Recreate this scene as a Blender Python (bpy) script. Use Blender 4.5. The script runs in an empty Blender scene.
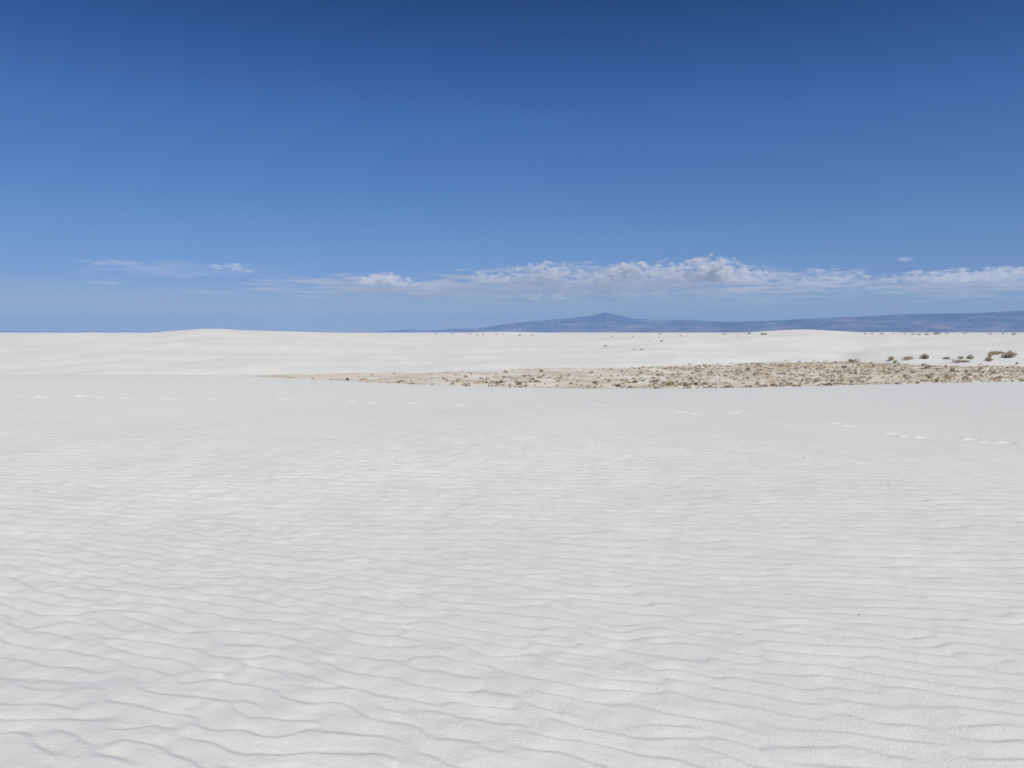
import bpy, math, random
import numpy as np
from mathutils import Vector

random.seed(7)
RNG = np.random.default_rng(11)
sc = bpy.context.scene

# ------------------------------------------------------------------ camera
W, Hh = 1024, 768
F = 788.0                       # focal length in pixels
EYE = 1.6
HORIZON = 332.5
PITCH = math.atan((384.0 - HORIZON) / F)

cam_data = bpy.data.cameras.new("camera")
cam = bpy.data.objects.new("camera", cam_data)
sc.collection.objects.link(cam)
cam.location = (0, 0, EYE)
cam.rotation_euler = (math.radians(90) - PITCH, 0, 0)
cam_data.sensor_width = 36.0
cam_data.lens = 36.0 * F / W
cam_data.clip_start = 0.1
cam_data.clip_end = 300000.0
sc.camera = cam

# ------------------------------------------------------------------ sky, sun, exposure
SUN_EL, SUN_AZ = 50.0, 148.0     # azimuth clockwise from the view direction (+y)
world = bpy.data.worlds.new("World")
sc.world = world
world.use_nodes = True
nt = world.node_tree
nt.nodes.clear()
sky = nt.nodes.new("ShaderNodeTexSky")
sky.sky_type = 'NISHITA'
sky.sun_disc = False
sky.sun_elevation = math.radians(SUN_EL)
sky.sun_rotation = math.radians(SUN_AZ)
sky.altitude = 1200
sky.air_density = 1.0
sky.dust_density = 0.2
sky.ozone_density = 2.0
geo_w = nt.nodes.new("ShaderNodeTexCoord")
sep_w = nt.nodes.new("ShaderNodeSeparateXYZ")
grade = nt.nodes.new("ShaderNodeValToRGB")        # clear desert sky: deeper blue with height than the stock atmosphere
SKY_GRADE = [(0.0, (.60, .54, .50)), (.017, (.58, .54, .50)), (.0666, (.347, .433, .706)), (.1236, (.316, .48, .71)),
             (.2554, (.212, .432, .755)), (.3256, (.103, .302, .616)), (.384, (.040, .198, .452)), (.6, (.05, .2, .46))]
_e = grade.color_ramp.elements
while len(_e) < len(SKY_GRADE): _e.new(0.5)
for _q, (_p, _c) in zip(_e, SKY_GRADE): _q.position = _p; _q.color = (*_c, 1)
tint = nt.nodes.new("ShaderNodeMix")
tint.data_type = 'RGBA'
tint.blend_type = 'MULTIPLY'
tint.inputs[0].default_value = 1.0
nt.links.new(geo_w.outputs['Generated'], sep_w.inputs[0])
nt.links.new(sep_w.outputs['Z'], grade.inputs[0])
bg = nt.nodes.new("ShaderNodeBackground")
bg.inputs[1].default_value = 0.097
wout = nt.nodes.new("ShaderNodeOutputWorld")
nt.links.new(sky.outputs[0], tint.inputs[6])
nt.links.new(grade.outputs[0], tint.inputs[7])
nt.links.new(tint.outputs[2], bg.inputs[0])
nt.links.new(bg.outputs[0], wout.inputs[0])

sun_data = bpy.data.lights.new("sun", 'SUN')
sun_data.energy = 3.4
sun_data.angle = math.radians(0.53)
sun_data.color = (1.0, 0.952, 0.815)
sun = bpy.data.objects.new("sun", sun_data)
sc.collection.objects.link(sun)
_el, _az = math.radians(SUN_EL), math.radians(SUN_AZ)
sdir = Vector((math.cos(_el) * math.sin(_az), math.cos(_el) * math.cos(_az), math.sin(_el)))
sun.rotation_euler = sdir.to_track_quat('Z', 'Y').to_euler()
sun.location = sdir * 50

vs = sc.view_settings
vs.view_transform = 'Standard'
vs.look = 'None'
vs.exposure = 0.04
vs.gamma = 1.0
vs.use_curve_mapping = False
sc.cycles.use_denoising = True
sc.cycles.volume_bounces = 6
sc.cycles.max_bounces = 8
sc.cycles.diffuse_bounces = 4
sc.cycles.transparent_max_bounces = 16

# ------------------------------------------------------------------ small helpers
def pix_dir(u, v):
    """image point -> (azimuth, tangent of elevation)"""
    x = (np.asarray(u, float) - 512.0) / F
    y = (384.0 - np.asarray(v, float)) / F
    dy = math.cos(PITCH) + y * math.sin(PITCH)
    dz = -math.sin(PITCH) + y * math.cos(PITCH)
    return np.arctan2(x, dy), dz / np.hypot(x, dy)

def sstep(a, b, x):
    t = np.clip((x - a) / (b - a), 0, 1)
    return t * t * (3 - 2 * t)

def curve(points, width=31):
    """a smooth azimuth -> tan(elevation) curve"""
    u = np.array([p[0] for p in points], float)
    v = np.array([p[1] for p in points], float)
    uu = np.linspace(u[0], u[-1], 1500)
    vv = np.interp(uu, u, v)
    k = np.hanning(width); k /= k.sum()
    vv = np.convolve(np.pad(vv, width // 2, mode='edge'), k, mode='valid')
    az, te = pix_dir(uu, vv)
    return az, te

def tag(o, label=None, cat=None, group=None, kind=None):
    if label: o['label'] = label
    if cat: o['category'] = cat
    if group: o['group'] = group
    if kind: o['kind'] = kind
    return o

def link(name, mesh, mat=None, parent=None):
    o = bpy.data.objects.new(name, mesh)
    sc.collection.objects.link(o)
    if mat is not None and not mesh.materials: mesh.materials.append(mat)
    if parent is not None: o.parent = parent
    return o

def np_mesh(name, verts, quads, smooth=True):
    me = bpy.data.meshes.new(name)
    verts = np.ascontiguousarray(verts, dtype=np.float32)
    quads = np.ascontiguousarray(quads, dtype=np.int32)
    n, k = quads.shape
    me.vertices.add(len(verts)); me.vertices.foreach_set("co", verts.ravel())
    me.loops.add(n * k); me.loops.foreach_set("vertex_index", quads.ravel())
    me.polygons.add(n)
    me.polygons.foreach_set("loop_start", np.arange(0, n * k, k, dtype=np.int32))
    me.polygons.foreach_set("loop_total", np.full(n, k, dtype=np.int32))
    me.update(calc_edges=True)
    me.polygons.foreach_set("use_smooth", np.full(n, smooth, dtype=bool))
    return me

# value noise made from a few random plane waves, good for broad undulations
class Waves:
    def __init__(self, lam, n=24, seed=0, aniso=(1, 1)):
        r = np.random.default_rng(seed)
        th = r.uniform(0, 2 * np.pi, n)
        k = 2 * np.pi / (lam * r.uniform(0.6, 1.6, n))
        self.kx, self.ky = k * np.cos(th) * aniso[0], k * np.sin(th) * aniso[1]
        self.ph = r.uniform(0, 2 * np.pi, n)
        self.n = n
    def __call__(self, x, y):
        s = np.zeros_like(np.asarray(x, float))
        for a, b, c in zip(self.kx, self.ky, self.ph): s += np.cos(a * x + b * y + c)
        return s * math.sqrt(2.0 / self.n)

# ------------------------------------------------------------------ terrain shape
NEAR_CREST = curve([(-500, 375), (0, 375.3), (100, 374.6), (180, 374.6), (256, 376.3), (310, 379), (360, 382), (430, 385.2), (512, 387.6), (600, 388.9), (700, 388.4), (768, 387.2), (850, 385.4), (900, 384.0), (960, 382.6), (1024, 381.5), (1500, 379)])
FLAT_EDGE = curve([(-500, 377), (200, 377), (280, 376), (340, 374.6), (440, 372), (512, 370.2), (600, 368.2), (672, 366.8), (700, 365.5), (740, 363.6), (800, 362.2), (850, 361.5), (890, 364), (930, 366), (1024, 366.5), (1500, 367)])
FAR_CREST = curve([(-500, 332), (0, 332.2), (18, 333.0), (45, 332.4), (70, 332.7), (95, 332.2), (115, 333), (125, 332.2), (140, 332.9), (158, 332.3), (180, 330.8), (205, 329.3), (222, 329.3), (240, 330.6), (262, 331.0), (300, 331.6), (340, 332.8), (380, 333.0), (430, 332.7), (600, 332.9), (740, 332.6), (762, 331.4), (790, 329.7), (808, 329.4), (835, 330.9), (862, 332.4), (890, 332.0), (905, 332.6), (1024, 332.5), (1500, 332)], 11)
FLAT_Z = -4.0
w_crest = Waves(9, 20, 3)
w_far = [Waves(60, 24, 4, (0.6, 1.5)), Waves(22, 24, 5, (0.6, 1.4)), Waves(140, 16, 6)]
w_near = [Waves(6.0, 24, 8), Waves(2.2, 24, 9)]
w_flat = Waves(7, 24, 10)
w_plain = Waves(260, 24, 12, (0.7, 1.3))
w_foot = Waves(14, 20, 13)

# low mounds and steps on the slope of the far dunes: azimuth, distance, half width (rad), half depth (m), height (m)
MOUNDS = [(-0.16, 138, .030, 4, .45), (-0.175, 152, .022, 4, .40), (-0.13, 128, .03, 3, .30), (-0.40, 150, .022, 4, .45), (-0.39, 175, .028, 5, .4), (-0.52, 132, .03, 4, .35),
          (-0.60, 160, .05, 6, .4), (0.02, 160, .035, 5, .4), (0.10, 190, .05, 6, .4), (0.22, 185, .05, 6, .5), (0.30, 200, .04, 7, .5), (0.42, 175, .06, 6, .5), (0.50, 190, .05, 6, .5), (-0.27, 165, .04, 6, .35), (-0.05, 140, .03, 4, .35)]
def near_rc(az):
    return 28.0 + 2.2 * np.sin(az * 5 + 0.8) + 0.8 * np.sin(az * 17)
def flat_rb(az):
    te = np.interp(az, *FLAT_EDGE)
    return (EYE - FLAT_Z) / np.maximum(-te, 0.02)
def far_rc(az):
    return 250 + 35 * np.sin(az * 4.1 + 1.0) + 22 * np.sin(az * 11 + 2) + 8 * np.sin(az * 29)

def macro(x, y):
    """ground height and region (0 foreground dune, 1 flat, 2 far dunes)"""
    r = np.hypot(x, y); az = np.arctan2(x, y)
    azc = np.clip(az, -0.9, 0.9)
    rc = near_rc(azc)
    te = np.interp(azc, *NEAR_CREST)
    zc = EYE + rc * te
    r0 = 0.42 * rc
    L = rc - r0
    q = np.clip((r - r0) / L, 0, 1)
    zn = (3 * q ** 2 - 2 * q ** 3) * zc + (q ** 3 - q ** 2) * L * te
    d = np.maximum(r - rc, 0)
    slope_d = (0.58 - (-te)) / 0.12                      # where the slip face is reached
    dd = np.minimum(d, slope_d)
    zn = zn + np.where(d > 0, te * dd - 0.06 * dd ** 2 - 0.58 * np.maximum(d - slope_d, 0), 0)
    fade = sstep(0.2, 1.0, r / rc)
    zn = zn + (0.018 * w_near[0](x, y) + 0.002 * w_near[1](x, y)) * (1 - 0.85 * fade)
    back = sstep(1.0, 1.4, np.abs(az))                   # behind the viewer the dune simply goes on
    zn = zn * (1 - back) + back * (0.03 * w_near[0](x, y))
    # flat and the dunes beyond it
    rb = flat_rb(azc) + 1.8 * w_foot(x, y)
    rf = far_rc(azc)
    tf = np.interp(azc, *FAR_CREST)
    zf = EYE + rf * tf
    t = np.clip((r - rb) / (rf - rb), 0, 1)
    s = 1 - (1 - t) ** 1.7
    s = np.minimum(s, 1.0) * (1 - sstep(.75, 1, t)) + sstep(.75, 1, t) * (0.93 + 0.07 * t)
    hump = np.sin(np.pi * t) ** 1.5
    zz = FLAT_Z + (zf - FLAT_Z) * s + hump * (0.42 * w_far[0](x, y) + 0.13 * w_far[1](x, y))
    for (mu, mv, mw, md, mh) in MOUNDS:
        zz = zz + mh * np.exp(-((az - mu) / mw) ** 2 - ((r - mv) / md) ** 2)
    beyond = np.maximum(r - rf, 0)
    plain = 0.75 + 0.28 * w_plain(x, y) * sstep(0, 400, beyond)
    e = np.exp(-(beyond / 55.0) ** 2)
    zz = np.where(r > rf, plain + (zf - plain) * e, zz)
    zz = np.where(r < rb, FLAT_Z + 0.05 * w_flat(x, y) * sstep(0, 8, rb - r), zz)
    z = np.maximum(zn, zz * (1 - back) + -50 * back)
    far_back = back > 0.5
    region = np.where(zn >= zz, 0, np.where(r < rb, 1, 2))
    region = np.where(far_back, 0, region)
    return z, region

# ------------------------------------------------------------------ wind ripples (band-passed noise with a skewed wave profile)
RX0, RY0, RST, RNX, RNY = -27.0, -6.0, 0.025, 2160, 1760
def ripple_field():
    rng = np.random.default_rng(21)
    fx = np.fft.fftfreq(RNX, RST)[None, :]; fy = np.fft.fftfreq(RNY, RST)[:, None]
    k = np.hypot(fx, fy) + 1e-9
    ang = np.arctan2(fx, fy)                              # direction of travel measured from +y
    white = np.fft.fft2(rng.standard_normal((RNY, RNX)))
    white2 = np.fft.fft2(rng.standard_normal((RNY, RNX)))
    yy, xx = np.mgrid[0:RNY, 0:RNX]
    X = RX0 + xx * RST; Y = RY0 + yy * RST
    def band(lam, sl, a0, sa, wh):
        g = np.exp(-0.5 * ((k * lam - 1) / sl) ** 2) * np.exp(-0.5 * ((ang - a0) / sa) ** 2)
        zf = np.fft.ifft2(wh * g)
        zf /= np.sqrt((np.abs(zf) ** 2).mean())
        return zf
    def low(lam, seed):
        r2 = np.random.default_rng(seed)
        g = np.exp(-0.5 * (k * lam) ** 2)
        f = np.fft.ifft2(np.fft.fft2(r2.standard_normal((RNY, RNX))) * g).real
        return f / f.std()
    bigA = band(0.155, 0.28, math.radians(25), math.radians(18), white)
    bigB = band(0.136, 0.24, math.radians(13), math.radians(13), white)
    bigC = band(0.215, 0.17, math.radians(8), math.radians(11), white2)
    mid = band(0.11, 0.24, math.radians(17), math.radians(14), white2)
    m1 = low(0.8, 5); m2 = low(2.6, 6)
    left = 0.5 - 0.5 * np.tanh((X - 0.25 * Y + 0.2) / 2.2)   # ripples are stronger on the left
    big = bigA * left + bigB * (1 - left)
    wc = sstep(4.2, 7.0, Y + 0.5 * m2)
    big = big * (1 - wc) + bigC * wc
    amp = (0.80 + 0.35 * left) * np.clip(1 + 0.16 * m1 + 0.12 * m2, 0.4, 1.6)
    lump = (0.8 + 0.8 * left) * low(0.20, 7)
    return [f.astype(np.float32) for f in (big.real, big.imag, mid.real, mid.imag, amp, lump)]

RIP = ripple_field()
LEE = 0.34                                     # share of a wave taken by its short steep side
def wave(re, im):
    a = np.hypot(re, im)
    f = (np.arctan2(im, re) / (2 * np.pi)) % 1.0
    f = (f + 0.02 * np.sin(2 * np.pi * f)) % 1.0
    up = np.clip(f / (1 - LEE), 0, 1)
    dn = np.clip((f - (1 - LEE)) / LEE, 0, 1)
    w = np.where(f < 1 - LEE, up * (1.25 - 0.25 * up), 1 - dn * dn * (3 - 2 * dn))
    k = np.clip(a, 0, 1.5)
    return (w - 0.5) * k / (0.45 + k)

WIG = [Waves(0.55, 18, 31), Waves(0.28, 14, 32)]
def ripples(x, y):
    x = np.asarray(x, float); y = np.asarray(y, float)
    rr = np.hypot(x, y)
    far_gain = (1 + 0.55 * sstep(4, 8, rr)) * (1 - 0.72 * sstep(9.5, 17, rr))
    m = (np.abs(x) < 26) & (y > -5) & (y < 36)
    yw = y.copy()
    yw[m] += 0.016 * WIG[0](x[m], y[m]) + 0.005 * WIG[1](x[m], y[m])
    y = yw
    fx = (x - RX0) / RST; fy = (y - RY0) / RST
    ok = (fx > 1) & (fx < RNX - 2) & (fy > 1) & (fy < RNY - 2)
    out = np.zeros(np.shape(x))
    fx, fy = fx[ok], fy[ok]
    ix = fx.astype(int); iy = fy.astype(int)
    tx = fx - ix; ty = fy - iy
    g = [(R[iy, ix] * (1 - tx) + R[iy, ix + 1] * tx) * (1 - ty) + (R[iy + 1, ix] * (1 - tx) + R[iy + 1, ix + 1] * tx) * ty for R in RIP]
    out[ok] = g[4] * (0.0188 * wave(g[0], g[1]) + 0.0025 * wave(g[2], g[3])) + 0.0009 * g[5]
    return out * far_gain

def ground_hit(u, v, rmin=2.0, rmax=4000.0):
    """where the sight line through an image point meets the ground"""
    az, te = pix_dir(u, v)
    az, te = float(az), float(te)
    r = np.concatenate([np.arange(rmin, 400, 0.25), np.geomspace(400, rmax, 2500)])
    z, _ = macro(r * math.sin(az), r * math.cos(az))
    below = EYE + r * te <= z
    i = int(np.argmax(below)) if below.any() else len(r) - 1
    rr = r[i]
    return rr * math.sin(az), rr * math.cos(az), float(z[i]), rr

# footprints: two trails across the dune, feet alternating either side of each trail
TRAIL = [(-60, 395), (5, 395.5), (22, 396), (38, 397.3), (46, 398), (82, 397), (99, 399), (126, 400), (143, 399), (168, 400), (212, 400), (242, 400.3), (284, 400), (315, 401), (354, 402), (374, 403.2), (413, 404), (444, 405.5), (462, 406), (490, 405), (506, 405.4), (540, 406), (582, 404.2), (595, 404.4), (604, 406), (643, 408.5), (656, 410), (684, 413), (698, 414), (735, 414), (753, 416), (772, 422), (785, 423), (798, 423.5), (840, 424.5), (852, 426), (862, 428), (896, 435), (909, 437), (921, 438), (927, 438.6), (973, 440), (990, 443.5), (1004, 444.5), (1050, 450)]
STEPS = []
for i, (u, v) in enumerate(TRAIL):
    x, y, z, r = ground_hit(u, v)
    STEPS.append((x, y, 0.10 + 0.06 * random.random(), 0.065 + 0.03 * random.random(), 0.010 + 0.016 * random.random(), random.uniform(-0.35, 0.2)))

def footprints(x, y):
    h = np.zeros_like(x)
    for (px, py, a, b, dep, rot) in STEPS:
        m = (np.abs(x - px) < 0.8) & (np.abs(y - py) < 0.8)
        if not m.any(): continue
        dx, dy = x[m] - px, y[m] - py
        c, s = math.cos(rot), math.sin(rot)
        q = np.sqrt(((dx * c + dy * s) / a) ** 2 + ((-dx * s + dy * c) / b) ** 2)
        h[m] += -dep * np.exp(-q ** 4) + 0.55 * dep * np.exp(-((q - 1.35) / 0.32) ** 2) * (0.6 + 0.4 * np.sign(dy))
    return h

# ------------------------------------------------------------------ materials
def nodes_of(mat):
    mat.use_nodes = True
    t = mat.node_tree
    return t, t.nodes.get("Principled BSDF"), t.nodes.get("Material Output")

def N(t, typ, **kw):
    n = t.nodes.new(typ)
    for k, v in kw.items(): setattr(n, k, v)
    return n

def noise(t, vec, scale, detail=4, rough=0.55):
    n = N(t, "ShaderNodeTexNoise")
    n.inputs['Scale'].default_value = scale
    n.inputs['Detail'].default_value = detail
    n.inputs['Roughness'].default_value = rough
    if vec is not None: t.links.new(vec, n.inputs['Vector'])
    return n

def ramp(t, fac, stops):
    n = N(t, "ShaderNodeValToRGB")
    el = n.color_ramp.elements
    while len(el) < len(stops): el.new(0.5)
    for e, (p, c) in zip(el, stops): e.position = p; e.color = (*c, 1)
    t.links.new(fac, n.inputs[0])
    return n

def math_n(t, op, a, b=None, c=None):
    n = N(t, "ShaderNodeMath", operation=op)
    for i, q in enumerate((a, b, c)):
        if q is None: continue
        if isinstance(q, (int, float)): n.inputs[i].default_value = q
        else: t.links.new(q, n.inputs[i])
    return n.outputs[0]

def sand_material(name, c0, c1, grain):
    m = bpy.data.materials.new(name)
    t, b, o = nodes_of(m)
    geo = N(t, "ShaderNodeNewGeometry")
    n1 = noise(t, geo.outputs['Position'], 0.8, 5)
    r1 = ramp(t, n1.outputs['Fac'], [(0.32, c0), (0.68, c1)])
    t.links.new(r1.outputs[0], b.inputs['Base Color'])
    b.inputs['Roughness'].default_value = 0.9
    b.inputs['Specular IOR Level'].default_value = 0.15
    if grain:
        n2 = noise(t, geo.outputs['Position'], 110, 3, 0.7)
        n3 = noise(t, geo.outputs['Position'], 24, 4, 0.6)
        bu = N(t, "ShaderNodeBump"); bu.inputs['Strength'].default_value = 0.65; bu.inputs['Distance'].default_value = 0.006
        bu2 = N(t, "ShaderNodeBump"); bu2.inputs['Strength'].default_value = 0.42; bu2.inputs['Distance'].default_value = 0.008
        t.links.new(n2.outputs['Fac'], bu.inputs['Height'])
        t.links.new(n3.outputs['Fac'], bu2.inputs['Height'])
        t.links.new(bu2.outputs[0], bu.inputs['Normal'])
        t.links.new(bu.outputs[0], b.inputs['Normal'])
    return m

M_SAND = sand_material("gypsum_sand", (0.762, 0.758, 0.75), (0.778, 0.774, 0.764), True)
M_FAR = sand_material("far_gypsum_sand", (0.745, 0.738, 0.72), (0.795, 0.785, 0.762), False)

M_FLAT = bpy.data.materials.new("crusted_flat_soil")
t, b, o = nodes_of(M_FLAT)
geo = N(t, "ShaderNodeNewGeometry")
n1 = noise(t, geo.outputs['Position'], 0.16, 9, 0.75)
r1 = ramp(t, n1.outputs['Fac'], [(0.36, (0.54, 0.45, 0.36)), (0.47, (0.68, 0.60, 0.50)), (0.57, (0.78, 0.74, 0.68))])
t.links.new(r1.outputs[0], b.inputs['Base Color'])
b.inputs['Roughness'].default_value = 0.95
b.inputs['Specular IOR Level'].default_value = 0.1

# ------------------------------------------------------------------ ground sheet (split at natural borders into its three regions)
r_list = [0.0001, 0.4, 0.8]
r = 1.2
while r < 1.8: r_list.append(r); r += 0.04
while r < 12: r_list.append(r); r *= 1.0032
while r < 35: r_list.append(r); r += 0.045
while r < 420: r_list.append(r); r *= 1.0085
while r < 90000: r_list.append(r); r *= 1.05
RR = np.array(r_list)
FAN = 0.78
az_f = np.linspace(-FAN, FAN, 800)
az_b = np.linspace(FAN, 2 * math.pi - FAN, 90)[1:-1]
AZ = np.concatenate([az_f, az_b])
gR, gA = np.meshgrid(RR, AZ, indexing='ij')
gX, gY = gR * np.sin(gA), gR * np.cos(gA)
gZ, gReg = macro(gX, gY)
near = gR < 36
amp_fade = 1 - sstep(30, 36, gR)
gZ = gZ + ripples(gX, gY) * amp_fade + np.where((gR > 8) & (gR < 30) & (np.abs(gA) < FAN), footprints(gX, gY), 0)
nr, na = gR.shape
idx = np.arange(nr * na).reshape(nr, na)
a0 = idx[:-1, :]; a1 = np.roll(a0, -1, axis=1)
b0 = idx[1:, :]; b1 = np.roll(b0, -1, axis=1)
quads = np.stack([a0, b0, b1, a1], -1).reshape(-1, 4)
V = np.stack([gX, gY, gZ], -1).reshape(-1, 3)
freg = gReg[:-1, :].reshape(-1)
for reg, nm, mat in ((0, 'sand_ground', M_SAND), (1, 'interdune_flat', M_FLAT), (2, 'dune_field', M_FAR)):
    q = quads[freg == reg]
    used, inv = np.unique(q, return_inverse=True)
    me = np_mesh(nm, V[used], inv.reshape(q.shape)[:, ::-1])
    tag(link(nm, me, mat), kind='structure')

# ------------------------------------------------------------------ mountains
M_MTN = bpy.data.materials.new("desert_mountain_rock")
t, b, o = nodes_of(M_MTN)
geo = N(t, "ShaderNodeNewGeometry")
mp = N(t, "ShaderNodeMapping"); mp.inputs['Scale'].default_value = (0.0006, 0.0006, 0.004)
t.links.new(geo.outputs['Position'], mp.inputs[0])
n1 = noise(t, mp.outputs[0], 1.0, 7, 0.65)
sx = N(t, "ShaderNodeSeparateXYZ"); t.links.new(geo.outputs['Position'], sx.inputs[0])
low = N(t, "ShaderNodeMapRange"); low.inputs['From Min'].default_value = 150; low.inputs['From Max'].default_value = 1000
low.inputs['To Min'].default_value = 0.06; low.inputs['To Max'].default_value = -0.06       # pale gravel fans along the foot of the range
t.links.new(sx.outputs['Z'], low.inputs['Value'])
r1 = ramp(t, math_n(t, 'ADD', n1.outputs['Fac'], low.outputs[0]), [(0.40, (0.025, 0.02, 0.03)), (0.50, (0.09, 0.065, 0.065)), (0.64, (0.30, 0.215, 0.19))])
t.links.new(r1.outputs[0], b.inputs['Base Color'])
b.inputs['Roughness'].default_value = 1.0
b.inputs['Specular IOR Level'].default_value = 0.0

def mountain(name, outline, dist, depth, seed, rough=1.0, nu=420, nd=60):
    u = np.array([p[0] for p in outline], float); v = np.array([p[1] for p in outline], float)
    uu = np.linspace(u[0], u[-1], nu)
    vv = np.interp(uu, u, v)
    az, te = pix_dir(uu, vv)
    ridge = np.maximum(dist * te, 0) + EYE
    ta = np.linspace(-1, 1, nd)
    A, T = np.meshgrid(az, ta, indexing='ij')
    R = dist + T * depth
    X, Y = R * np.sin(A), R * np.cos(A)
    base = np.repeat(ridge[:, None], nd, 1)
    prof = np.clip(1 - np.abs(T), 0, 1) ** 1.35
    g = np.zeros_like(X)
    for lam, am in ((5200, 1.0), (2300, 0.55), (1000, 0.32), (480, 0.18)):
        g += am * (np.abs(Waves(lam, 20, seed + int(lam))(X, Y)) - 0.8)
    edge = np.sin(np.pi * np.clip(1 - np.abs(T), 0, 1)) * 1.0
    Z = base * prof + rough * base * 0.16 * g * np.clip(edge, 0, 1)
    Z = np.where(T < 0, np.minimum(Z, base * (0.12 + 0.88 * R / dist)), Z)
    Z = np.maximum(Z, 0) - 2.0 * (np.abs(T) > 0.985)
    id2 = np.arange(nu * nd).reshape(nu, nd)
    q = np.stack([id2[:-1, :-1], id2[1:, :-1], id2[1:, 1:], id2[:-1, 1:]], -1).reshape(-1, 4)
    me = np_mesh(name, np.stack([X, Y, Z], -1).reshape(-1, 3), q)
    return tag(link(name, me, M_MTN), kind='structure')

mountain('mountain_range', [(440, 331.5), (470, 329), (490, 326.3), (512, 323.2), (530, 321.5), (547, 319.6), (562, 318.6), (572, 317.6), (580, 316.2), (588, 316.0), (594, 314.8), (598, 313.0), (601, 313.3), (605, 311.9), (609, 312.4), (612, 313.9), (622, 315.8), (628, 317.6), (636, 318.2), (650, 319.4), (668, 319.2), (690, 319.5), (704, 320.6), (720, 321.5), (740, 323), (770, 326), (800, 331)], 56000, 5500, 40)
mountain('mountain_range', [(630, 331), (680, 326.5), (720, 322.0), (745, 321.2), (765, 320.6), (785, 319.8), (800, 318.9), (830, 317.6), (850, 316.2), (870, 315.6), (890, 314.2), (915, 313.6), (945, 313.0), (975, 312.4), (1000, 311.2), (1015, 310.5), (1040, 310.2), (1100, 308), (1200, 312), (1320, 330)], 47000, 6000, 41, 0.8, nu=560)
mountain('far_hills', [(330, 332.5), (385, 331.2), (400, 329.6), (410, 328.9), (425, 330), (440, 329.8), (452, 328.6), (470, 328.4), (490, 329), (510, 329.2), (540, 330), (560, 332.5)], 68000, 3500, 42, 0.6, nu=260)
mountain('far_hills', [(-300, 331), (-60, 331.0), (0, 331.2), (60, 331.3), (120, 331.4), (170, 331.7), (260, 332.0), (320, 332.4), (360, 332.5)], 72000, 3500, 43, 0.4, nu=260)

# ------------------------------------------------------------------ haze
HAZE_TOP = 1650.0
me = bpy.data.meshes.new("haze")
hx, y0, y1, z0, z1 = 88000.0, -3000.0, 84000.0, -60.0, HAZE_TOP
vv = [(-hx, y0, z0), (hx, y0, z0), (hx, y1, z0), (-hx, y1, z0), (-hx, y0, z1), (hx, y0, z1), (hx, y1, z1), (-hx, y1, z1)]
me.from_pydata(vv, [], [(0, 3, 2, 1), (4, 5, 6, 7), (0, 1, 5, 4), (1, 2, 6, 5), (2, 3, 7, 6), (3, 0, 4, 7)])
M_HAZE = bpy.data.materials.new("air_haze")
M_HAZE.use_nodes = True
t = M_HAZE.node_tree
t.nodes.clear()
pv = N(t, "ShaderNodeVolumePrincipled")
pv.inputs['Color'].default_value = (0.33, 0.57, 1.0, 1)
pv.inputs['Density'].default_value = 2.0e-5
pv.inputs['Anisotropy'].default_value = 0.0
mo = N(t, "ShaderNodeOutputMaterial")
t.links.new(pv.outputs[0], mo.inputs['Volume'])
tag(link("haze", me, M_HAZE), kind='stuff')

# ------------------------------------------------------------------ clouds: one scattering volume each
def cloud_material(name, dens, nscale, stretch, bias, gain, soft, flat_base, col=0.985):
    m = bpy.data.materials.new(name)
    m.use_nodes = True
    t = m.node_tree
    t.nodes.clear()
    geo = N(t, "ShaderNodeNewGeometry")
    tc = N(t, "ShaderNodeTexCoord")
    mp = N(t, "ShaderNodeMapping"); mp.inputs['Scale'].default_value = tuple(nscale / 1000.0 / s for s in stretch)
    t.links.new(geo.outputs['Position'], mp.inputs[0])
    n = noise(t, mp.outputs[0], 1.0, 6, 0.62)
    ln = N(t, "ShaderNodeVectorMath", operation='LENGTH')
    t.links.new(tc.outputs['Object'], ln.inputs[0])
    inside = math_n(t, 'SUBTRACT', 1.0, ln.outputs['Value'])
    s = math_n(t, 'ADD', math_n(t, 'MULTIPLY', math_n(t, 'SUBTRACT', n.outputs['Fac'], 0.5), gain), math_n(t, 'MULTIPLY', inside, 1.3))
    s = math_n(t, 'SUBTRACT', s, bias)
    mr = N(t, "ShaderNodeMapRange"); mr.interpolation_type = 'SMOOTHSTEP'
    mr.inputs['From Min'].default_value = 0.0; mr.inputs['From Max'].default_value = soft
    t.links.new(s, mr.inputs['Value'])
    edge = N(t, "ShaderNodeMapRange"); edge.interpolation_type = 'SMOOTHSTEP'
    edge.inputs['From Min'].default_value = 0.0; edge.inputs['From Max'].default_value = 0.22
    t.links.new(inside, edge.inputs['Value'])
    d = math_n(t, 'MULTIPLY', mr.outputs[0], edge.outputs[0])
    if flat_base:
        sx = N(t, "ShaderNodeSeparateXYZ"); t.links.new(tc.outputs['Object'], sx.inputs[0])
        fb = N(t, "ShaderNodeMapRange"); fb.interpolation_type = 'SMOOTHSTEP'
        fb.inputs['From Min'].default_value = -0.55; fb.inputs['From Max'].default_value = -0.2
        t.links.new(sx.outputs['Z'], fb.inputs['Value'])
        d = math_n(t, 'MULTIPLY', d, fb.outputs[0])
    d = math_n(t, 'MULTIPLY', d, dens)
    pv = N(t, "ShaderNodeVolumePrincipled")
    pv.inputs['Color'].default_value = (col, col, col, 1)
    pv.inputs['Anisotropy'].default_value = -0.25
    t.links.new(d, pv.inputs['Density'])
    mo = N(t, "ShaderNodeOutputMaterial")
    t.links.new(pv.outputs[0], mo.inputs['Volume'])
    m.cycles.volume_step_rate = 0.5
    return m

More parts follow.
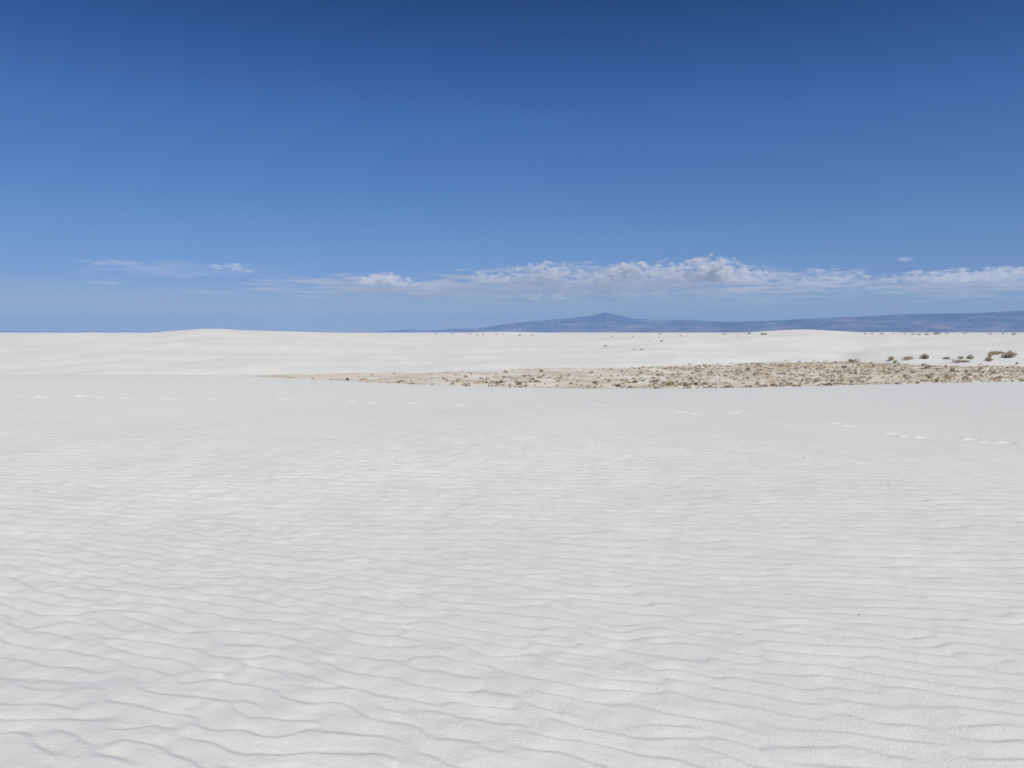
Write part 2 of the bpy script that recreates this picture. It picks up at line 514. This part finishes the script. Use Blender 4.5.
M_CUM = cloud_material("cumulus_vapour", 0.0042, 2.2, (1.6, 1.6, 0.9), 0.72, 7.0, 0.8, True)
M_PUFF = cloud_material("puffy_vapour", 0.0085, 2.0, (1.5, 1.5, 0.95), 0.55, 6.5, 0.7, True)
M_THIN = cloud_material("thin_vapour", 0.0016, 2.2, (2.2, 2.2, 0.7), 0.60, 6.0, 1.1, False)
M_VEIL = cloud_material("veil_vapour", 0.00075, 1.3, (4.0, 4.0, 0.28), 0.30, 6.0, 1.2, False, 0.83)  # greyer vapour: shade of the thin cloud put into its colour

def ico(level):
    import bmesh
    bm = bmesh.new(); bmesh.ops.create_icosphere(bm, subdivisions=level, radius=1.0)
    me = bpy.data.meshes.new("cloud_shape"); bm.to_mesh(me); bm.free()
    return me

def cloud(u, v, w, h, dist, depth, mat, label, group=None):
    az, te = pix_dir(u, v)
    az, te = float(az), float(te)
    me = ico(3)
    o = link("cloud", me, mat)
    o.location = (dist * math.sin(az), dist * math.cos(az), EYE + dist * te)
    k = dist / F
    o.scale = (w * k / 2, depth / 2, h * k / 2)
    o.rotation_euler = (0, 0, -az)
    return tag(o, label, 'cloud', group)

M_WISP = cloud_material("wisp_vapour", 0.00042, 2.0, (2.4, 2.4, 0.6), 0.55, 5.0, 1.2, False)
M_FAINT = cloud_material("faint_vapour", 0.00010, 1.0, (3.5, 3.5, 0.4), 0.15, 3.4, 1.0, False, 0.93)
cloud(610, 287, 620, 54, 66000, 9000, M_VEIL, 'long grey-blue cloud bank spread low above the mountains', 'clouds low over the horizon')
cloud(380, 288, 330, 32, 67500, 6000, M_VEIL, 'faint grey left end of the long cloud bank', 'clouds low over the horizon')
cloud(970, 285, 240, 34, 66000, 8000, M_VEIL, 'thin grey veil of cloud above the right mountains', 'clouds low over the horizon')
cloud(384, 281, 62, 20, 62000, 2600, M_PUFF, 'small white cumulus standing alone left of the long cloud bank', 'clouds low over the horizon')
cloud(432, 287, 70, 14, 63500, 2400, M_THIN, 'faint flat streak right of the lone white cumulus', 'clouds low over the horizon')
cloud(495, 278, 64, 20, 62500, 2400, M_CUM, 'low ragged white cumulus at the left end of the cloud bank', 'clouds low over the horizon')
cloud(548, 274, 96, 30, 63000, 3000, M_CUM, 'broad flat-topped white cumulus left of the mountain peak', 'clouds low over the horizon')
cloud(588, 266, 40, 13, 63000, 1800, M_THIN, 'little wisp of cloud sticking up above the mountain peak', 'clouds low over the horizon')
cloud(592, 280, 70, 20, 64500, 2400, M_CUM, 'low pale cloud hanging straight above the mountain peak', 'clouds low over the horizon')
cloud(628, 273, 62, 28, 62000, 2600, M_PUFF, 'rounded white cumulus just right of the mountain peak', 'clouds low over the horizon')
cloud(668, 273, 62, 32, 63500, 2600, M_CUM, 'puffy white cumulus between the rounded one and the tallest one', 'clouds low over the horizon')
cloud(712, 273, 76, 40, 62000, 3000, M_PUFF, 'tallest and brightest white cumulus of the cloud bank', 'clouds low over the horizon')
cloud(745, 278, 70, 30, 63500, 2600, M_CUM, 'ragged pale cloud right of the tallest cumulus', 'clouds low over the horizon')
cloud(775, 275, 46, 24, 62500, 2200, M_THIN, 'slanting wisp of cloud right of the ragged pale cloud', 'clouds low over the horizon')
cloud(825, 280, 140, 30, 64000, 4000, M_THIN, 'faint ragged tail at the right end of the cloud bank', 'clouds low over the horizon')
cloud(640, 295, 110, 12, 61000, 2200, M_THIN, 'low bright streak of cloud under the rounded cumulus', 'clouds low over the horizon')
cloud(540, 296, 150, 10, 61500, 2200, M_THIN, 'thin flat streak along the underside of the cloud bank', 'clouds low over the horizon')
cloud(745, 291, 150, 10, 61500, 2200, M_THIN, 'thin flat streak below the ragged pale cloud', 'clouds low over the horizon')
cloud(975, 277, 180, 20, 63000, 4000, M_CUM, 'flat elongated white cloud above the right mountains', 'clouds low over the horizon')
cloud(905, 259, 18, 9, 61000, 1200, M_THIN, 'tiny lone cloud puff high above the right mountains', 'clouds low over the horizon')
cloud(234, 268, 56, 15, 62000, 2000, M_THIN, 'small bright wispy cloud over the highest left dune', 'clouds low over the horizon')
cloud(122, 264, 100, 11, 63000, 2600, M_WISP, 'faint streak of cloud at the upper left of the clouds', 'clouds low over the horizon')
cloud(170, 270, 260, 24, 66000, 5000, M_FAINT, 'barely visible pale veil low in the left sky', 'clouds low over the horizon')
cloud(200, 291, 100, 10, 62000, 2000, M_WISP, 'faint low streak of cloud under the wispy left cloud', 'clouds low over the horizon')
cloud(104, 282, 70, 10, 62000, 2000, M_WISP, 'faint smudge of cloud low in the left sky', 'clouds low over the horizon')

# ------------------------------------------------------------------ plants
def plant_mat(name, cols, rough=0.9):
    m = bpy.data.materials.new(name)
    t, b, o = nodes_of(m)
    oi = N(t, "ShaderNodeObjectInfo")
    geo = N(t, "ShaderNodeNewGeometry")
    n = noise(t, geo.outputs['Position'], 1.7, 3)
    f = math_n(t, 'ADD', math_n(t, 'MULTIPLY', oi.outputs['Random'], 0.55), math_n(t, 'MULTIPLY', n.outputs['Fac'], 0.45))
    st = [(0.15 + 0.7 * i / (len(cols) - 1), c) for i, c in enumerate(cols)]
    r = ramp(t, f, st)
    t.links.new(r.outputs[0], b.inputs['Base Color'])
    b.inputs['Roughness'].default_value = rough
    b.inputs['Specular IOR Level'].default_value = 0.1
    return m

M_SHRUB = plant_mat("grey_shrub_leaf", [(0.34, 0.30, 0.24), (0.42, 0.38, 0.31), (0.50, 0.46, 0.39)])
M_OLIVE = plant_mat("olive_shrub_leaf", [(0.38, 0.35, 0.23), (0.54, 0.48, 0.33), (0.43, 0.39, 0.26)])
M_STEM = plant_mat("woody_stem", [(0.16, 0.12, 0.09), (0.22, 0.17, 0.13)])
GRASS_TONES = [(0.0, (0.30, 0.26, 0.17)), (0.10, (0.48, 0.40, 0.28)), (0.20, (0.72, 0.62, 0.48)), (0.60, (0.82, 0.74, 0.61)), (0.80, (0.86, 0.82, 0.74)), (1.0, (0.85, 0.83, 0.77))]
M_STRAW = bpy.data.materials.new("straw_grass")
t, b, o = nodes_of(M_STRAW)
oi = N(t, "ShaderNodeObjectInfo")
r1 = ramp(t, oi.outputs['Random'], GRASS_TONES)
t.links.new(r1.outputs[0], b.inputs['Base Color'])
b.inputs['Roughness'].default_value = 0.9
b.inputs['Specular IOR Level'].default_value = 0.1
gn = N(t, "ShaderNodeNewGeometry"); vm = N(t, "ShaderNodeVectorMath", operation='MULTIPLY_ADD')     # normals leant upward to brighten the tufts, as if blades faced the sky
vm.inputs[1].default_value = (0.35, 0.35, 0.35); vm.inputs[2].default_value = (0, -0.1, 0.65)
t.links.new(gn.outputs['Normal'], vm.inputs[0])
vn = N(t, "ShaderNodeVectorMath", operation='NORMALIZE'); t.links.new(vm.outputs[0], vn.inputs[0])
t.links.new(vn.outputs[0], b.inputs['Normal'])
tr = N(t, "ShaderNodeBsdfTranslucent"); t.links.new(r1.outputs[0], tr.inputs[0])
mx = N(t, "ShaderNodeMixShader"); mx.inputs[0].default_value = 0.40
t.links.new(b.outputs[0], mx.inputs[1]); t.links.new(tr.outputs[0], mx.inputs[2]); t.links.new(mx.outputs[0], o.inputs['Surface'])
M_STUFF = bpy.data.materials.new("dry_grass_mix")
t, b, o = nodes_of(M_STUFF)
geo = N(t, "ShaderNodeNewGeometry")
at = N(t, "ShaderNodeAttribute"); at.attribute_name = "tone"
r1 = ramp(t, at.outputs['Fac'], GRASS_TONES)
t.links.new(r1.outputs[0], b.inputs['Base Color'])
b.inputs['Roughness'].default_value = 0.9
b.inputs['Specular IOR Level'].default_value = 0.1
gn = N(t, "ShaderNodeNewGeometry"); vm = N(t, "ShaderNodeVectorMath", operation='MULTIPLY_ADD')     # same upward lean of the normals, brightening the grass mass
vm.inputs[1].default_value = (0.35, 0.35, 0.35); vm.inputs[2].default_value = (0, -0.1, 0.65)
t.links.new(gn.outputs['Normal'], vm.inputs[0])
vn = N(t, "ShaderNodeVectorMath", operation='NORMALIZE'); t.links.new(vm.outputs[0], vn.inputs[0])
t.links.new(vn.outputs[0], b.inputs['Normal'])
tr = N(t, "ShaderNodeBsdfTranslucent"); t.links.new(r1.outputs[0], tr.inputs[0])
mx = N(t, "ShaderNodeMixShader"); mx.inputs[0].default_value = 0.40
t.links.new(b.outputs[0], mx.inputs[1]); t.links.new(tr.outputs[0], mx.inputs[2]); t.links.new(mx.outputs[0], o.inputs['Surface'])

def leaf_shape(name, n, seed, flat=1.0, leaf=0.10, lumps=6):
    """foliage of a shrub one metre across and `flat` x 0.5 high: many small leaf faces in uneven clumps"""
    r = np.random.default_rng(seed)
    ctr = []
    for i in range(lumps):
        a = r.uniform(0, 2 * np.pi); q = 0.34 * math.sqrt(r.uniform(0.02, 1))
        ctr.append((q * math.cos(a), q * math.sin(a), r.uniform(0.10, 0.30) * (1.05 - q * 0.9), r.uniform(0.13, 0.22)))
    vs_, fs = [], []
    for i in range(n):
        c = ctr[r.integers(len(ctr))]
        d = r.normal(size=3); d /= np.linalg.norm(d)
        rad = c[3] * r.uniform(0.45, 1.08)
        p = np.array([c[0], c[1], c[2]]) + d * rad * np.array([1, 1, 0.85])
        p[2] = abs(p[2]) * flat + 0.01
        s = leaf * r.uniform(0.6, 1.3)
        ax = d + r.normal(size=3) * 0.6; ax[2] += 0.5; ax /= np.linalg.norm(ax)
        bx = np.cross(ax, r.normal(size=3)); bx /= np.linalg.norm(bx) + 1e-9
        k = len(vs_)
        vs_ += [p - bx * s * .22, p + ax * s * .5 - bx * s * .12, p + ax * s, p + bx * s * .22]
        fs.append((k, k + 1, k + 2, k + 3))
    vs_ = np.array(vs_); vs_[:, 2] = np.maximum(vs_[:, 2], 0.0)
    return np_mesh(name, vs_, np.array(fs), smooth=False)

def stem_shape(name, seed, flat=1.0):
    r = np.random.default_rng(seed)
    vs_, fs = [], []
    for i in range(11):
        a = r.uniform(0, 2 * np.pi); L = r.uniform(.25, .42); h = r.uniform(.22, .42) * flat
        p0 = np.array([0.05 * math.cos(a), 0.05 * math.sin(a), -0.04])
        p1 = np.array([L * .5 * math.cos(a), L * .5 * math.sin(a), h * .6])
        p2 = np.array([L * math.cos(a + .2), L * math.sin(a + .2), h])
        for (q0, q1, w0, w1) in ((p0, p1, .018, .012), (p1, p2, .012, .005)):
            k = len(vs_)
            for q, w in ((q0, w0), (q1, w1)):
                for j in range(4):
                    b_ = j * math.pi / 2
                    vs_.append(q + np.array([w * math.cos(b_), w * math.sin(b_), 0]))
            for j in range(4): fs.append((k + j, k + (j + 1) % 4, k + 4 + (j + 1) % 4, k + 4 + j))
    return np_mesh(name, np.array(vs_), np.array(fs), smooth=False)

def blade_arrays(r, n, spread=0.30, h=1.0):
    """bunch grass: a dense dome of short broad blades fanning out of one root, about one metre wide"""
    a = r.uniform(0, 2 * np.pi, n); tilt = np.arccos(r.uniform(0.12, 1.0, n))
    bx, by = 0.10 * np.cos(a), 0.10 * np.sin(a)
    L = r.uniform(0.65, 1.0, n) * 0.5
    tx, ty = bx + L * np.sin(tilt) * np.cos(a), by + L * np.sin(tilt) * np.sin(a)
    hh = h * L * np.cos(tilt) * 1.6 + 0.02
    w = r.uniform(0.05, 0.11, n)
    wa = a + np.pi / 2 + r.normal(0, 0.5, n)
    wx, wy = w * np.cos(wa), w * np.sin(wa)
    v = np.stack([np.stack([bx - wx * .5, by - wy * .5, np.zeros(n) - .03], -1), np.stack([bx + wx * .5, by + wy * .5, np.zeros(n) - .03], -1),
                  np.stack([tx + wx, ty + wy, hh], -1), np.stack([tx - wx, ty - wy, hh * .95], -1)], 1)
    v = v.reshape(-1, 3); f = np.arange(4 * n).reshape(n, 4)
    # uneven low dome inside the tuft, added so it catches more light
    seg = 9
    rings = []
    for rad, zz in ((.46, -.03), (.42, .12), (.31, .25), (.17, .32), (.02, .34)):
        th = np.arange(seg) * 2 * np.pi / seg
        q = rad * r.uniform(.78, 1.2, seg)
        rings.append(np.stack([q * np.cos(th), q * np.sin(th), h * (zz + r.uniform(-.05, .05, seg) * (zz > 0))], -1))
    dv = np.concatenate(rings)
    df = [(k * seg + m, k * seg + (m + 1) % seg, (k + 1) * seg + (m + 1) % seg, (k + 1) * seg + m) for k in range(4) for m in range(seg)]
    return np.concatenate([v, dv]), np.concatenate([f, np.array(df) + len(v)])

SH = [leaf_shape("shrub_foliage", 520, 60 + i, 1.0, 0.09, 5 + i) for i in range(5)]
SO = [leaf_shape("olive_foliage", 520, 80 + i, 1.0, 0.10, 5 + i) for i in range(3)]
ST = [stem_shape("stems", 90 + i) for i in range(3)]
for m_ in SH: m_.materials.append(M_SHRUB)
for m_ in SO: m_.materials.append(M_OLIVE)
for m_ in ST: m_.materials.append(M_STEM)

def big_shrub(u, v, w, h, label, olive=False, k=0):
    """(u, v) is the middle of the foot in the photograph, w x h its size there"""
    x, y, z, r = ground_hit(u, v)
    s = r / F
    root = bpy.data.objects.new("shrub", None)
    sc.collection.objects.link(root)
    root.location = (x, y, z)
    root.rotation_euler = (0, 0, random.uniform(0, 6.28))
    root.scale = (w * s * 1.2, w * s * 1.2, h * s / 0.52)
    tag(root, label, 'shrub', 'large shrubs at the far side of the flat')
    link("foliage", (SO if olive else SH)[k % (3 if olive else 5)], None, root)
    link("stems", ST[k % 3], None, root)
    return root

BIG = [
 (853, 362.4, 10, 4.2, 'dark domed shrub on the edge where brown flat meets white sand', False),
 (891, 360.2, 8, 3.6, 'brownish shrub just left of the two dark domed shrubs', True),
 (907.5, 359.6, 11, 3.6, 'wide low olive shrub left of the tallest domed shrub', True),
 (924, 359.0, 9.5, 5.2, 'tallest dark grey domed shrub standing alone on white sand', False),
 (947, 359.2, 7, 2.2, 'low flat shrub on white sand right of the tallest domed shrub', False),
 (956, 363.0, 7.5, 3.8, 'small grey shrub below the low flat shrub on sand', False),
 (961.5, 359.2, 6, 3.0, 'left half of a pair of olive shrubs on white sand', True),
 (971.5, 359.2, 7, 4.2, 'upright olive shrub right of its low twin on the sand', True),
 (966, 362.3, 11, 2.2, 'low spreading grey shrub under the olive pair', False),
 (987, 361.2, 9, 3.6, 'dark shrub below the longest yellow-green shrub', True),
 (990, 357.6, 5, 4.4, 'narrow shrub joining the dark shrub to the yellow-green one', True),
 (995, 354.2, 15, 3.4, 'longest yellow-green shrub on the upper sand slope', True),
 (1007, 357.4, 10, 3.8, 'dark grey shrub at the left of the rightmost thicket', False),
 (1011, 357.0, 13, 5.4, 'tall grey-green shrub at the right end of the slope', True),
 (1017.5, 364.0, 4, 1.6, 'tiny dark shrub alone on sand at the far right', False),
 (924, 366.0, 5, 3.0, 'small dark shrub straight below the tallest domed shrub', False),
 (928.5, 368.6, 7.5, 3.4, 'ragged olive shrub at the upper edge of the dry grass', True),
 (844, 368.0, 7, 2.8, 'dark brown shrub below left of the edge shrub', False),
 (895.5, 363.2, 5, 3.2, 'brown shrub below the one left of the domed pair', True),
 (748, 370.4, 8, 3.4, 'olive shrub clump in the grass right of centre', True),
 (697.5, 372.3, 6.5, 3.2, 'dark rounded shrub on bare tan soil right of centre', False),
 (654, 382.6, 9, 4.4, 'brown leaning shrub near the dune edge right of centre', False),
 (541.5, 372.0, 4.5, 2.8, 'small dark shrub on the far edge of bare tan soil', False),
 (347, 380.4, 5, 3.4, 'dark shrub at the narrow left tip of the flat', False),
]
for i, (u, v, w, h, lab, ol) in enumerate(BIG): big_shrub(u, v, w, h, lab, ol, i)

# small shrubs in the dry grass and specks near the horizon: a few pixels each, one mesh per plant
SMALL = [(331, 380, 4), (361, 380, 4), (400, 376, 2), (412, 380.4, 3), (443, 379.5, 5), (453, 382.4, 5), (456, 375.3, 5), (466, 377.6, 7), (472, 374.5, 5), (486, 374.2, 3), (492, 386.6, 5), (510, 378.2, 7), (525, 377.2, 7), (561, 377, 4), (557, 386.6, 5), (577, 372.2, 4), (578, 381.6, 5), (588, 387.4, 5), (596, 385, 7), (609, 382, 7), (616, 386.4, 7), (626, 382.2, 6), (643, 381.7, 7), (622.5, 370.8, 3), (639, 368.8, 4.5), (670, 368.4, 4.5), (742, 373.7, 5), (754, 375.4, 8), (699, 382.5, 5), (711, 372.7, 5), (757, 383.4, 5), (689, 385.4, 6), (799, 375.6, 4.5), (792, 378.3, 4.5), (807, 382.3, 6), (771, 382.4, 5), (789.5, 369.4, 3.5), (805, 367.5, 4.5), (820, 375.2, 5), (814, 373.4, 3), (828, 373.3, 5), (856.5, 368, 3.5), (873, 366, 5), (883, 370.6, 4), (851.5, 383.4, 7), (870, 378.6, 6), (914, 373.2, 6), (930, 378.7, 7), (936, 382.4, 10), (918, 384, 10), (898, 384.6, 7), (945, 366.8, 5), (952, 370.4, 7), (967, 372.6, 6), (981, 369.2, 6), (982, 373.2, 7), (966, 378.7, 9), (1013, 381.6, 6), (980, 376.3, 6), (1000, 379, 5), (862, 374, 5), (842, 377, 5), (905, 377, 6), (730, 386, 5), (660, 376, 4), (780, 386, 5), (830, 385, 5)]
for i, (u, v, w) in enumerate(SMALL):
    x, y, z, r = ground_hit(u, v)
    s = 0.75 * w * r / F
    o = link("shrub", SO[i % 3] if i % 3 == 0 else SH[i % 5])
    o.location = (x, y, z - 0.01); o.rotation_euler = (0, 0, random.uniform(0, 6.28))
    o.scale = (s, s, s * random.uniform(0.85, 1.25))
    tag(o, 'small dark shrub among pale dry grass on the flat between dunes', 'shrub', 'small dark shrubs in the dry grass')

FAR = [(612, 337.4, 2.5, 2), (633, 337.3, 1.6, 2), (660, 334.6, 3.5, 1.4), (662, 341.6, 5, 1.4), (650, 341.4, 2, 1.2), (681, 336.3, 3, 1.4), (725, 334.5, 5, 1.3), (738, 336.9, 2, 2), (749, 333.9, 6, 1.4), (763, 334.8, 8, 1.8), (605.5, 346.8, 5, 2), (634, 349.8, 2, 1.4), (642, 349.8, 5, 1.4), (882, 334.2, 4, 1.2), (893, 334.0, 3, 1), (905, 334.3, 3, 1.2), (913, 334.8, 3, 1.3), (919, 335, 4, 1.5), (926, 335, 5, 1.6), (936, 334.5, 9, 1.8), (947, 334, 4, 1.2), (965, 334, 3, 1), (990, 334.3, 3, 1.2), (1015, 334.5, 6, 1.4), (1003, 334, 3, 1.1), (436, 334, 2.5, 1.2), (452, 333.9, 2, 1), (470, 334.5, 3, 1.2), (478, 335.4, 3, 1.4), (483, 335.4, 2.5, 1.3), (496, 334.6, 3, 1.2), (520, 335.8, 4, 1.4), (532, 335.6, 3, 1.2), (865, 334.2, 4, 1.1), (872, 334, 3, 1)]
for i, (u, v, w, h) in enumerate(FAR):
    x, y, z, r = ground_hit(u, v)
    o = link("shrub", SH[i % 5])
    o.location = (x, y, z - 0.02); o.rotation_euler = (0, 0, random.uniform(0, 6.28))
    o.scale = (w * r / F, w * r / F, h * r / F / 0.46)
    tag(o, 'distant dark shrub, a speck on the white dunes near the horizon', 'shrub', 'distant shrubs dotted over the far dunes')

# dry grass on the flat: tufts nearest to the viewer stand as single tufts, the others as one mass
rg = np.random.default_rng(5)
cand = []
while len(cand) < 4000:
    az = rg.uniform(-0.36, 0.66); r2 = rg.uniform(70 ** 2, 165 ** 2); r = math.sqrt(r2)
    lim = float(flat_rb(np.array(az)))
    if r > lim + rg.normal(0, 1.5) - 1: continue
    x, y = r * math.sin(az), r * math.cos(az)
    dens = 0.42 + 0.58 * float(sstep(0.05, 0.32, az))
    strip = (lim - r) / lim                                         # bare strip along the far edge on the left
    if az < 0.16 and strip < 0.16: dens *= 0.22
    dens *= 0.55 + 0.45 * math.sin(0.35 * x + 1.3 * math.sin(0.2 * y)) * math.sin(0.27 * y)
    if rg.uniform() > dens: continue
    cand.append((x, y, r))
cand.sort(key=lambda c: c[2])
zs = macro(np.array([c[0] for c in cand]), np.array([c[1] for c in cand]))
tuft_meshes = []
for i in range(6):
    v_, f_ = blade_arrays(np.random.default_rng(200 + i), 60, 0.30, 0.85)
    me = np_mesh("grass_tuft", v_, f_, smooth=False); me.materials.append(M_STRAW)
    tuft_meshes.append(me)
cnt = 0
sv, sf, tones, off = [], [], [], 0
stuff_t = [blade_arrays(np.random.default_rng(300 + i), 24, 0.30, 0.85) for i in range(5)]
for i, (x, y, r) in enumerate(cand):
    z, reg = float(zs[0][i]), int(zs[1][i])
    if reg == 0: continue
    # hidden behind the foreground crest?
    az = math.atan2(x, y)
    vis = (z + 0.4 - EYE) / r > float(np.interp(az, *NEAR_CREST))
    if not vis: continue
    s = rg.uniform(0.22, 0.55) * (1.5 if rg.uniform() < 0.06 else 1)
    if cnt < 300 and abs(az) < 0.60:
        o = link("grass_tuft", tuft_meshes[i % 6])
        o.location = (x, y, z); o.rotation_euler = (0, 0, rg.uniform(0, 6.28)); o.scale = (s * 1.15, s * 1.15, s * rg.uniform(0.7, 1.1))
        tag(o, 'tuft of straw-coloured dry grass just beyond the foreground dune edge', 'grass tuft', 'dry grass tufts along the dune edge')
        cnt += 1
    else:
        v_, f_ = stuff_t[i % 5]
        a = rg.uniform(0, 6.28); c_, s_ = math.cos(a), math.sin(a)
        q = np.stack([(v_[:, 0] * c_ - v_[:, 1] * s_) * s * 1.2 + x, (v_[:, 0] * s_ + v_[:, 1] * c_) * s * 1.2 + y, v_[:, 2] * s * rg.uniform(0.55, 1.05) + z], -1)
        sv.append(q); sf.append(f_ + off); off += len(q); tones.append(np.full(len(q), rg.uniform(), np.float32))
me = np_mesh("dry_grass", np.concatenate(sv), np.concatenate(sf), smooth=False)
ta = me.attributes.new("tone", 'FLOAT', 'POINT'); ta.data.foreach_set("value", np.concatenate(tones))
tag(link("dry_grass", me, M_STUFF), 'pale dry grass covering the flat between the dunes', 'grass', None, 'stuff')

# ------------------------------------------------------------------ bits of plant litter on the foreground sand
M_BIT = plant_mat("dry_plant_litter", [(0.24, 0.21, 0.18), (0.34, 0.30, 0.26)])
def bit_mesh(seed):
    r = np.random.default_rng(seed)
    vs_, fs = [], []
    pts = [np.array([-.5, 0, .12]), np.array([-.1, .10, .2]), np.array([.25, -.04, .16]), np.array([.5, .08, .05])]
    for (q0, q1, w0, w1) in ((pts[0], pts[1], .10, .15), (pts[1], pts[2], .15, .12), (pts[2], pts[3], .12, .04), (pts[1], np.array([.1, .35, .3]), .08, .03)):
        k = len(vs_)
        for q, w in ((q0, w0), (q1, w1)):
            for j in range(6):
                b_ = j * math.pi / 3
                vs_.append(q + np.array([w * .3 * math.cos(b_), w * math.cos(b_), w * math.sin(b_)]) * r.uniform(.8, 1.2))
        for j in range(6): fs.append((k + j, k + (j + 1) % 6, k + 6 + (j + 1) % 6, k + 6 + j))
    me = np_mesh("twig", np.array(vs_), np.array(fs), smooth=True)
    me.materials.append(M_BIT)
    return me
TW = [bit_mesh(i) for i in range(3)]
for i, (u, v, w) in enumerate([(859, 631, 4), (694, 628, 3), (739, 637, 3), (654, 572, 2.5), (782, 540, 2.5), (552, 642, 2.5), (850, 729, 3), (657, 712, 3), (888, 487, 3), (803, 461, 2.5), (310, 664, 2.5)]):
    x, y, z, r = ground_hit(u, v)
    z += float(ripples(np.array([x]), np.array([y]))[0])
    o = link("twig", TW[i % 3])
    s = 0.8 * w * r / F
    o.location = (x, y, z); o.rotation_euler = (0, 0, random.uniform(0, 6.28)); o.scale = (s, s, s * .8)
    tag(o, 'tiny dark twig fragment lying on the rippled white sand', 'twig', 'twig fragments on the foreground sand')
